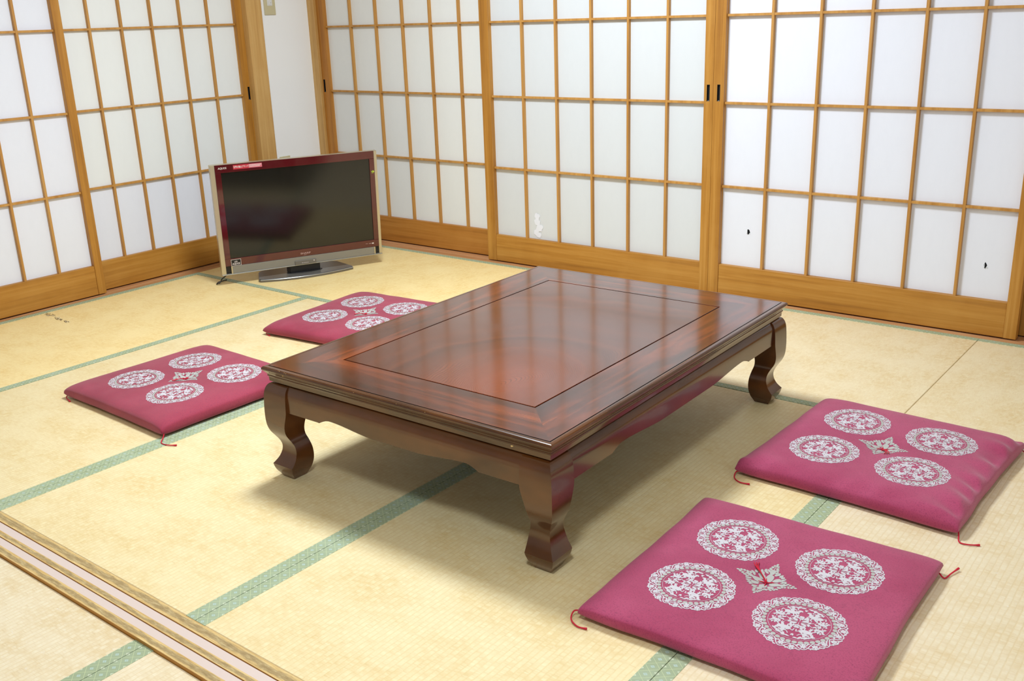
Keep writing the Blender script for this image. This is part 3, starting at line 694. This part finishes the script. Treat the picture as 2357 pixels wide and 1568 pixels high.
# disc logo at right
m = MB(); pts = [(0.3705 + 0.0075 * math.cos(a), 0.4150 + 0.0045 * math.sin(a)) for a in [2 * PI * k / 18 for k in range(18)]]
slab(m, pts, -0.0026, -0.0021, 0); m.box((0.3640, -0.0027, 0.4070), (0.3745, -0.0021, 0.4082)); lg = tvbuild('disc_logo', m, [M['lime']], bz); lg['label'] = 'lime disc logo'
textmesh('b', 0.0042, 0.3660, 0.4125, M['blk'], lg, y=-0.0029, bold=0.03)
textmesh('HDMI', 0.013, 0.3280, 0.0580, M['txt2'], bz, h=0.0045, bold=0.03)
textmesh('Dolby', 0.012, 0.3110, 0.0582, M['txt2'], bz, h=0.0045, bold=0.03)
m = MB(); m.box((0.3440, -0.0026, 0.0570), (0.3530, -0.0021, 0.0625)); tvbuild('rating_mark', m, M['txt'], bz)
m = MB(); m.box((-0.0160, -0.0066, 0.0095), (-0.0115, -0.0061, 0.0118)); tvbuild('indicator_mark', m, M['txt'], rc)
m = MB()
for k in range(7): m.box((-0.0085 + k * 0.0038, -0.0066, 0.0098), (-0.0060 + k * 0.0038, -0.0061, 0.0114))
tvbuild('small_lettering', m, M['txt'], rc); m = MB()
slab(m, [(0.044 + 0.0028 * math.cos(2 * PI * k / 12), 0.0165 + 0.0028 * math.sin(2 * PI * k / 12)) for k in range(12)], -0.0066, -0.0061)
tvbuild('power_symbol', m, M['txt'], rc)
# stand: base and neck, in TV local coordinates
def toTV(x, y):
    dx, dy = x + 1.576, y + 0.696; return (dx * math.cos(yaw) + dy * math.sin(yaw), -dx * math.sin(yaw) + dy * math.cos(yaw))
bs = []
NB = 24; bw, fy, by = 0.2275, -0.030, 0.150
for k in range(NB + 1):
    f = -1 + 2 * k / NB; bs.append((bw * f, fy - 0.040 * (1 - f * f)))
bs += [(bw + 0.006, fy + 0.012), (bw - 0.028, by - 0.02), (bw - 0.05, by), (-bw + 0.05, by), (-bw + 0.028, by - 0.02), (-bw - 0.006, fy + 0.012)]
m = MB(); m.prism([(x, y) for x, y in bs], 0.0, 0.0095); m.build('stand_base', M['dgrey'], TV, bevel=0.002, seg=2)
m = MB(); m.prism([(x * 0.985, y * 0.96 + 0.003) for x, y in bs], 0.0093, 0.0135); m.build('base_top', M['silv2'] if 'silv2' in M else M['dgrey'], TV, bevel=0.0015, seg=2)
m = MB(); m.tube([(bs[k][0], bs[k][1] - 0.0008, 0.0095) for k in range(NB + 1)], 0.0022, 6); m.build('base_trim', M['silvl'], TV, smooth=True)
m = MB(); m.prism([(-0.075, 0.006), (0.075, 0.006), (0.080, 0.05), (-0.080, 0.05)], 0.013, 0.066); m.build('neck', M['blk'], TV, bevel=0.003)
m = MB(); m.prism([(0.088 * math.cos(a) , 0.02 + 0.034 * math.sin(a)) for a in [2 * PI * k / 32 for k in range(32)]], 0.013, 0.0165); m.build('swivel_disc', M['blk'], TV, bevel=0.001)
m = MB(); m.tube([(-0.30, 0.06, 0.10), (-0.345, 0.055, 0.05), (-0.392, 0.035, 0.028), (-0.408, 0.030, 0.008), (-0.418, 0.045, 0.004), (-0.405, 0.075, 0.004), (-0.36, 0.10, 0.004)], 0.0028, 8)
m.build('power_cord', M['blk'], TV, smooth=True)['label'] = 'black power cord'

# ------------------------------------------------------------------ floor cushions
def smooth01(x): x = max(0, min(1, x)); return x * x * (3 - 2 * x)
def cushion(cx, cy, rz, W, Ln, H, seed, label, puff=0.35, fold=0.0, cords=(), tassel=(0.05, 0.9), pattern_rot=0.0, fab='cloth'):
    r = empty('floor_cushion', (cx, cy, 0), rz, label=label, cat='cushion', group='magenta floor cushions around the low table')
    a, b = W / 2, Ln / 2
    def nz(x, y, s, k=0): return mnoise.noise(Vector((x * s + seed * 3.1, y * s - seed * 1.7, k * 5.3)))
    def outline(u, v):
        # slight inward bow of sides, noise wobble
        x = a * u * (1 - 0.018 * (1 - v * v)) + 0.003 * nz(v, u, 3, 1) * abs(u)
        y = b * v * (1 - 0.018 * (1 - u * u)) + 0.003 * nz(u, v, 3, 2) * abs(v)
        return x, y
    def top(u, v):
        x, y = outline(u, v)
        e = min(1 - abs(u), 1 - abs(v)); p = (1 - abs(u) ** 7) * (1 - abs(v) ** 7)
        z = 0.018 + (H - 0.018) * max(0, p) ** puff
        z -= 0.0035 * (1 - smooth01((max(abs(u), abs(v))) / 0.4)) * 0.0
        d = math.hypot(x, y); z -= 0.012 * math.exp(-(d / 0.035) ** 2)
        z += 0.0045 * nz(x, y, 5, 3) * smooth01(e * 5) + 0.0014 * nz(x, y, 18, 4) * smooth01(e * 8)
        if fold:
            # radiating puckers near the front and right edges
            w1 = math.exp(-((1 + v) / 0.16) ** 2) * smooth01((1 + v) * 12); w2 = math.exp(-((1 - u) / 0.2) ** 2) * smooth01((1 - u) * 12)
            z += fold * (w1 * nz(x + 0.3 * y, y * 0.3, 16, 6) + w2 * nz(x * 0.3, y + 0.5 * x, 20, 7))
        return z
    N = 96
    # non uniform parameter, denser at edges
    def par(i): t = -1 + 2 * i / N; return math.copysign(1 - (1 - abs(t)) ** 1.35, t)
    m = MB(); g = []
    for i in range(N + 1):
        row = []
        for j in range(N + 1):
            u, v = par(i), par(j); x, y = outline(u, v); row.append(m.vert((x, y, top(u, v))))
        g.append(row)
    for i in range(N):
        for j in range(N): m.face((g[i][j], g[i + 1][j], g[i + 1][j + 1], g[i][j + 1]))
    # underside
    gb = [[None] * (N + 1) for _ in range(N + 1)]
    for i in range(N + 1):
        for j in range(N + 1):
            if i in (0, N) or j in (0, N): gb[i][j] = g[i][j]; continue
            if i % 4 and i not in (1, 2, N - 1, N - 2) or j % 4 and j not in (1, 2, N - 1, N - 2): pass
            u, v = par(i), par(j); x, y = outline(u, v); p = (1 - abs(u) ** 16) * (1 - abs(v) ** 16)
            gb[i][j] = m.vert((x, y, 0.018 - 0.0165 * max(0, p) ** 0.4))
    for i in range(N):
        for j in range(N): m.face((gb[i][j], gb[i][j + 1], gb[i + 1][j + 1], gb[i + 1][j]))
    # --- woven ornament lying on the cover
    ua = lambda x: x / a; ub = lambda y: y / b
    def surf(x, y):
        u, v = x / a, y / b
        for _ in range(2):
            X, Y = outline(u, v); u += (x - X) / a; v += (y - Y) / b
        return top(max(-1, min(1, u)), max(-1, min(1, v)))
    cnt = [0]
    def emit(pts, mi, center=None):
        cnt[0] += 1; off = 0.0004 + 0.00004 * (cnt[0] % 6)
        ids = [m.vert((x, y, surf(x, y) + off)) for x, y in pts]
        m.face(ids, mi)
    def blob(x, y, rx, ry, ang, mi, n=8, rag=0.0, rnd=None):
        ca, sa = math.cos(ang), math.sin(ang); pts = []
        for k in range(n):
            t = 2 * PI * k / n; q = 1 + (rag * (rnd.random() - 0.5) * 2 if rnd else 0)
            px, py = rx * q * math.cos(t), ry * q * math.sin(t); pts.append((x + px * ca - py * sa, y + px * sa + py * ca))
        emit(pts, mi)
    def stroke(pts, w, mi, closed=False):
        n = len(pts)
        for k in range(n if closed else n - 1):
            (x0, y0), (x1, y1) = pts[k], pts[(k + 1) % n]; d = math.hypot(x1 - x0, y1 - y0) or 1e-6
            nx, ny = -(y1 - y0) / d * w / 2, (x1 - x0) / d * w / 2; ex, ey = (x1 - x0) / d * w * 0.25, (y1 - y0) / d * w * 0.25
            emit([(x0 - nx - ex, y0 - ny - ey), (x1 - nx + ex, y1 - ny + ey), (x1 + nx + ex, y1 + ny + ey), (x0 + nx - ex, y0 + ny - ey)], mi)
    R = 0.089
    def med(mx, my, rot):
        rnd = random.Random(41)
        cr, sr = math.cos(rot), math.sin(rot)
        tr = lambda x, y: (mx + x * cr - y * sr, my + x * sr + y * cr)
        pol = lambda rad, t: tr(rad * math.cos(t), rad * math.sin(t))
        # outer scrolling vine with flowers in the loops
        K = 24
        for k in range(K):
            t0 = 2 * PI * k / K; dt = 2 * PI / K; s = 1 if k % 2 else -1; mid = 0.0795
            pts = []
            for q in range(8):
                f = q / 7; pts.append(pol(mid + s * 0.0078 * math.sin(f * PI), t0 + dt * f))
            stroke(pts, 0.0022, 1)
            fx, fy = pol(mid - s * 0.0015, t0 + dt / 2)
            nn = 6
            for q in range(nn):
                an = 2 * PI * q / nn + k; blob(fx + 0.0038 * math.cos(an), fy + 0.0038 * math.sin(an), 0.0028, 0.0021, an, 1, 6)
            blob(fx, fy, 0.0016, 0.0016, 0, 1, 6)
            for (rad, dtf, an) in ((mid + s * 0.0085, 0.12, 0.6), (mid - s * 0.0065, 0.18, -0.5), (mid - s * 0.0078, 0.66, 0.9), (mid + s * 0.0050, 0.93, 0.2), (mid - s * 0.0050, 0.85, 1.7), (mid - s * 0.0085, 0.38, 0.1)):
                px, py = pol(rad, t0 + dt * dtf); blob(px, py, 0.0031, 0.0016, rot + t0 + an + 1.2, 1, 6, 0.25, rnd)
            for dtf2 in (0.05, 0.5, 0.95):
                px, py = pol(mid - s * (0.0092 if dtf2 == 0.5 else 0.0070), t0 + dt * dtf2); blob(px, py, 0.0024, 0.0016, t0 + dtf2 * 5, 1, 6, 0.3, rnd)
            q0 = pol(mid + s * 0.006, t0 + dt * 0.25); q1 = pol(mid + s * 0.001, t0 + dt * 0.33); q2 = pol(mid - s * 0.006, t0 + dt * 0.24)
            stroke([q0, q1, q2], 0.0010, 1)
        # pearl ring
        K = 38
        for k in range(K):
            t0 = 2 * PI * (k + 0.5) / K; px, py = pol(0.0662, t0)
            blob(px, py, 0.0044, 0.0050, rot + t0, 2, 10, 0.06, rnd)
        stroke([pol(0.0588, 2 * PI * k / 56) for k in range(56)], 0.0007, 1, True)
                # central scene: mirrored riders, trees and beasts
        def horse(x, y, fx, fy, sc=1.0):
            E = lambda dx, dy: tr(x + fx * dx * sc, y + fy * dy * sc)
            def el(dx, dy, rx, ry, an, n=8):
                px, py = E(dx, dy); q = fx * fy; blob(px, py, rx * sc, ry * sc, rot + q * an, 1, n, 0.18, rnd)
            el(0, 0, 0.0092, 0.0045, 0.1, 9); el(0.0078, 0.0046, 0.0046, 0.0025, 0.9); el(0.0108, 0.0088, 0.0036, 0.0019, -0.3)
            el(-0.0072, 0.001, 0.0042, 0.0040, 0.2)
            stroke([E(0.006, -0.002), E(0.0105, -0.0055), E(0.0085, -0.0100)], 0.0019 * sc, 1); stroke([E(0.003, -0.003), E(0.0050, -0.0080), E(0.0022, -0.0108)], 0.0018 * sc, 1)
            stroke([E(-0.007, -0.002), E(-0.0105, -0.0065), E(-0.0080, -0.0108)], 0.0020 * sc, 1); stroke([E(-0.005, -0.003), E(-0.0045, -0.0078), E(-0.0072, -0.0108)], 0.0018 * sc, 1)
            stroke([E(-0.010, 0.002), E(-0.0145, 0.0042), E(-0.0155, -0.001)], 0.0015 * sc, 1)
            el(-0.001, 0.0066, 0.0030, 0.0042, 0.1); el(-0.0012, 0.0118, 0.0022, 0.0022, 0, 7); stroke([E(0, 0.008), E(0.0065, 0.0100), E(0.0045, 0.0148)], 0.0012 * sc, 1)
            stroke([E(-0.002, 0.0075), E(-0.0078, 0.0090), E(-0.0102, 0.0130)], 0.0013 * sc, 1)
        for fx in (-1, 1):
            for fy in (-1, 1):
                horse(fx * 0.0225, fy * 0.0268, -fx if fy > 0 else fx, fy, 1.32)
                horse(fx * 0.0420, fy * 0.0110, fx, fy, 0.85)
                # running beast along rim
                for q in range(5):
                    an = math.atan2(fy, fx) + (q - 2) * 0.13 * fx * fy + fx * fy * 0.38
                    px, py = pol(0.0525 + 0.0012 * (q % 2), an); blob(px, py, 0.0050, 0.0022, rot + an + PI / 2 + 0.3 * (q % 2), 1, 7, 0.3, rnd)
                # foliage clusters
                for q in range(7):
                    px, py = tr(fx * (0.0022 + 0.0052 * (q % 3)), fy * (0.0115 + 0.0040 * (q // 3) + 0.001 * (q % 2))); blob(px, py, 0.0031, 0.0021, rnd.random() * 3, 1, 6, 0.25, rnd)
                for q in range(5):
                    px, py = tr(fx * (0.036 + 0.004 * math.cos(q * 1.7)), fy * (0.0005 + 0.0028 * abs(math.sin(q * 2.1)))); blob(px, py, 0.0022, 0.0014, q, 1, 6, 0.25, rnd)
                stroke([tr(fx * 0.004, fy * 0.002), tr(fx * 0.012, fy * 0.0042), tr(fx * 0.020, fy * 0.003), tr(fx * 0.026, fy * 0.0075)], 0.0015, 1)
                blob(*tr(fx * 0.0105, fy * 0.0066), 0.0066, 0.0028, rot + 0.3 * fx * fy, 1, 8, 0.3, rnd)
        for q in range(26):
            rad = 0.010 + 0.043 * math.sqrt(rnd.random()); an = rnd.random() * PI / 2; sz = 0.0015 + 0.0016 * rnd.random(); tw = rnd.random() * 3
            for fx in (-1, 1):
                for fy in (-1, 1):
                    blob(*tr(fx * rad * math.cos(an), fy * rad * math.sin(an)), sz * 1.5, sz * 0.7, tw * fx * fy, 1, 6, 0.35, rnd)
        stroke([tr(0, -0.020), tr(0, -0.002)], 0.0012, 1); stroke([tr(0, 0.002), tr(0, 0.020)], 0.0012, 1)
        stroke([tr(-0.020, 0), tr(-0.006, 0)], 0.0012, 1); stroke([tr(0.006, 0), tr(0.020, 0)], 0.0012, 1)
    for sx in (-1, 1):
        for sy in (-1, 1): med(sx * 0.1135, sy * 0.1125, 0.06 * sx + pattern_rot)
    # four pointed centre flower
    rnd = random.Random(8)
    for k in range(4):
        t0 = k * PI / 2; ct, s_ = math.cos(t0), math.sin(t0)
        tr = lambda x, y: (x * ct - y * s_, x * s_ + y * ct)
        blob(*tr(0.018, 0.0), 0.0120, 0.0078, t0, 2, 14, 0.15, rnd); blob(*tr(0.017, 0.016), 0.0088, 0.0062, t0 + 0.8, 2, 12, 0.2, rnd); blob(*tr(0.036, 0.0), 0.0085, 0.0050, t0, 2, 9, 0.2, rnd)
        stroke([tr(0.02, 0), tr(0.04, 0.001), tr(0.058, 0)], 0.0016, 2)
        for q in range(5):
            x = 0.031 + q * 0.0062; w_ = 0.0105 - q * 0.0017
            for sg in (-1, 1): blob(*tr(x, sg * w_), 0.0048 - 0.0004 * q, 0.0030, t0 + sg * 0.9, 2, 7, 0.25, rnd)
        blob(*tr(0.0615, 0), 0.0042, 0.0026, t0, 2, 8)
        for (x, y, an) in ((0.030, 0.021, 0.4), (0.021, 0.030, 1.1), (0.026, 0.026, 0.8), (0.034, 0.014, 0.2), (0.014, 0.034, 1.4), (0.0245, 0.0165, 0.1)):
            blob(*tr(x, y), 0.0052, 0.0033, t0 + an, 2, 7, 0.25, rnd)
    cv = m.build('cover', [M[fab], M['silver'], M['grey']], r, smooth=True, angle=70, fix=False)
    # centre tuft: knot, stitches, loose tail
    t = MB(); z0 = surf(0, 0)
    for an in (0.5, 1.9, 3.4, 4.9): t.tube([(0, 0, z0 + 0.002), (0.008 * math.cos(an), 0.008 * math.sin(an), surf(0.008 * math.cos(an), 0.008 * math.sin(an)) + 0.0022), (0.0165 * math.cos(an), 0.0165 * math.sin(an), surf(0.0165 * math.cos(an), 0.0165 * math.sin(an)) + 0.0004)], [0.0013, 0.0011, 0.0008], 6)
    t.tube([(-0.003, 0, z0 + 0.002), (0, 0.001, z0 + 0.0045), (0.003, 0, z0 + 0.002)], [0.001, 0.0024, 0.001], 8)
    l, an = tassel
    for q in (-1, 0, 1):
        pts = []
        for k in range(7):
            f = k / 6; an2 = an + 0.10 * q * f + 0.25 * math.sin(f * 2.6); x, y = l * f * math.cos(an2), l * f * math.sin(an2)
            pts.append((x + 0.0006 * q, y, surf(x, y) + 0.0022 + 0.004 * math.sin(f * PI) + 0.0006 * q))
        t.tube(pts, 0.0012, 6)
    t.build('tuft', M['red'], r, smooth=True)['label'] = 'red tied thread at the centre'
    for pts in cords:
        t = MB(); n = 14; P_ = [Vector(p) for p in pts]; cur = []
        for i in range(len(P_) - 1):
            p0, p1, p2, p3 = P_[max(i - 1, 0)], P_[i], P_[i + 1], P_[min(i + 2, len(P_) - 1)]
            for k in range(5):
                f = k / 5; cur.append(0.5 * ((2 * p1) + (p2 - p0) * f + (2 * p0 - 5 * p1 + 4 * p2 - p3) * f * f + (3 * p1 - p0 - 3 * p2 + p3) * f ** 3))
        cur.append(P_[-1])
        inv = Matrix.Rotation(-rz, 4, 'Z') @ Matrix.Translation((-cx, -cy, 0))
        cur = [inv @ p for p in cur]
        t.tube(cur, [0.0016] * (len(cur) - 3) + [0.0019, 0.0024, 0.0026], 7)
        t.build('corner_cord', M['red'], r, smooth=True)['label'] = 'red corner cord'
    return r
cushion(1.3955, -2.025, math.radians(1.6), 0.556, 0.578, 0.043, 1, 'magenta floor cushion nearest the camera, lying on the mat border', cords=[
    [(1.128, -2.305, 0.014), (1.112, -2.312, 0.012), (1.118, -2.332, 0.006), (1.140, -2.342, 0.003), (1.160, -2.338, 0.003)],
    [(1.655, -1.742, 0.014), (1.664, -1.748, 0.008), (1.676, -1.752, 0.003), (1.682, -1.728, 0.004), (1.690, -1.700, 0.006)]], tassel=(0.060, 2.17), puff=0.22)
cushion(1.381, -1.266, math.radians(-1.8), 0.560, 0.578, 0.054, 2, 'puffy wrinkled magenta floor cushion to the right of the low table', cords=[
    [(1.112, -1.540, 0.013), (1.096, -1.540, 0.010), (1.102, -1.565, 0.004), (1.125, -1.580, 0.003), (1.150, -1.576, 0.003)],
    [(1.648, -1.545, 0.013), (1.652, -1.558, 0.008), (1.660, -1.580, 0.003), (1.680, -1.580, 0.003), (1.700, -1.568, 0.003)],
    [(1.655, -0.992, 0.014), (1.668, -0.998, 0.008), (1.685, -1.010, 0.003)]], tassel=(0.050, -1.18), puff=0.28, fold=0.022)
cushion(-0.686, -1.982, math.radians(-1.5), 0.582, 0.556, 0.055, 3, 'magenta floor cushion at left, in front of the matching one', cords=[
    [(-0.962, -2.232, 0.014), (-0.985, -2.232, 0.011), (-0.975, -2.252, 0.005), (-0.935, -2.262, 0.003)],
    [(-0.405, -2.258, 0.013), (-0.392, -2.270, 0.009), (-0.375, -2.288, 0.003), (-0.345, -2.286, 0.003), (-0.322, -2.272, 0.003)]], tassel=(0.052, -1.60), puff=0.25, fab='cloth2')
cushion(-0.712, -1.128, math.radians(5.0), 0.570, 0.574, 0.056, 4, 'magenta floor cushion furthest away, partly hidden behind the table', cords=[
    [(-0.952, -1.405, 0.014), (-0.972, -1.408, 0.010), (-0.962, -1.430, 0.004), (-0.935, -1.435, 0.003)]], tassel=(0.048, -2.1), puff=0.30, fold=0.008, fab='cloth2')

# ------------------------------------------------------------------ lights
def area(name, loc, size, power, col=(1, 1, 1)):
    l = bpy.data.lights.new(name, 'AREA'); l.shape = 'DISK'; l.size = size; l.energy = power; l.color = col
    o = bpy.data.objects.new(name, l); C.objects.link(o); o.location = loc; return o
area('ceiling_lamp', (-0.05, -1.45, 2.30), 0.55, 78, (0.83, 0.922, 1.0))
area('near_room_lamp', (1.65, -3.45, 2.33), 0.40, 34, (0.83, 0.922, 1.0))
wd = bpy.data.worlds.new('world'); bpy.context.scene.world = wd; wd.use_nodes = True
wd.node_tree.nodes['Background'].inputs[0].default_value = (0.02, 0.02, 0.02, 1)

# ------------------------------------------------------------------ camera
yw, pt, rl, f = -0.6729, -0.3178, -0.0343, 2277.6
F = Vector((math.sin(yw) * math.cos(pt), math.cos(yw) * math.cos(pt), math.sin(pt)))
Rt = Vector((math.cos(yw), -math.sin(yw), 0)); U = Rt.cross(F)
R2 = math.cos(rl) * Rt + math.sin(rl) * U; U2 = -math.sin(rl) * Rt + math.cos(rl) * U
cam = bpy.data.cameras.new('camera'); co = bpy.data.objects.new('camera', cam); C.objects.link(co)
cam.sensor_width = 36; cam.sensor_fit = 'HORIZONTAL'; cam.lens = 36 * f / 2357; cam.clip_start = 0.05
mt = Matrix((R2, U2, -F)).transposed().to_4x4(); mt.translation = Vector((2.10924, -3.735585, 1.164375)); co.matrix_world = mt
sc_ = bpy.context.scene; sc_.camera = co
vs = sc_.view_settings; vs.view_transform = 'Standard'; vs.look = 'None'; vs.gamma = 1; vs.use_curve_mapping = False; vs.exposure = -0.1
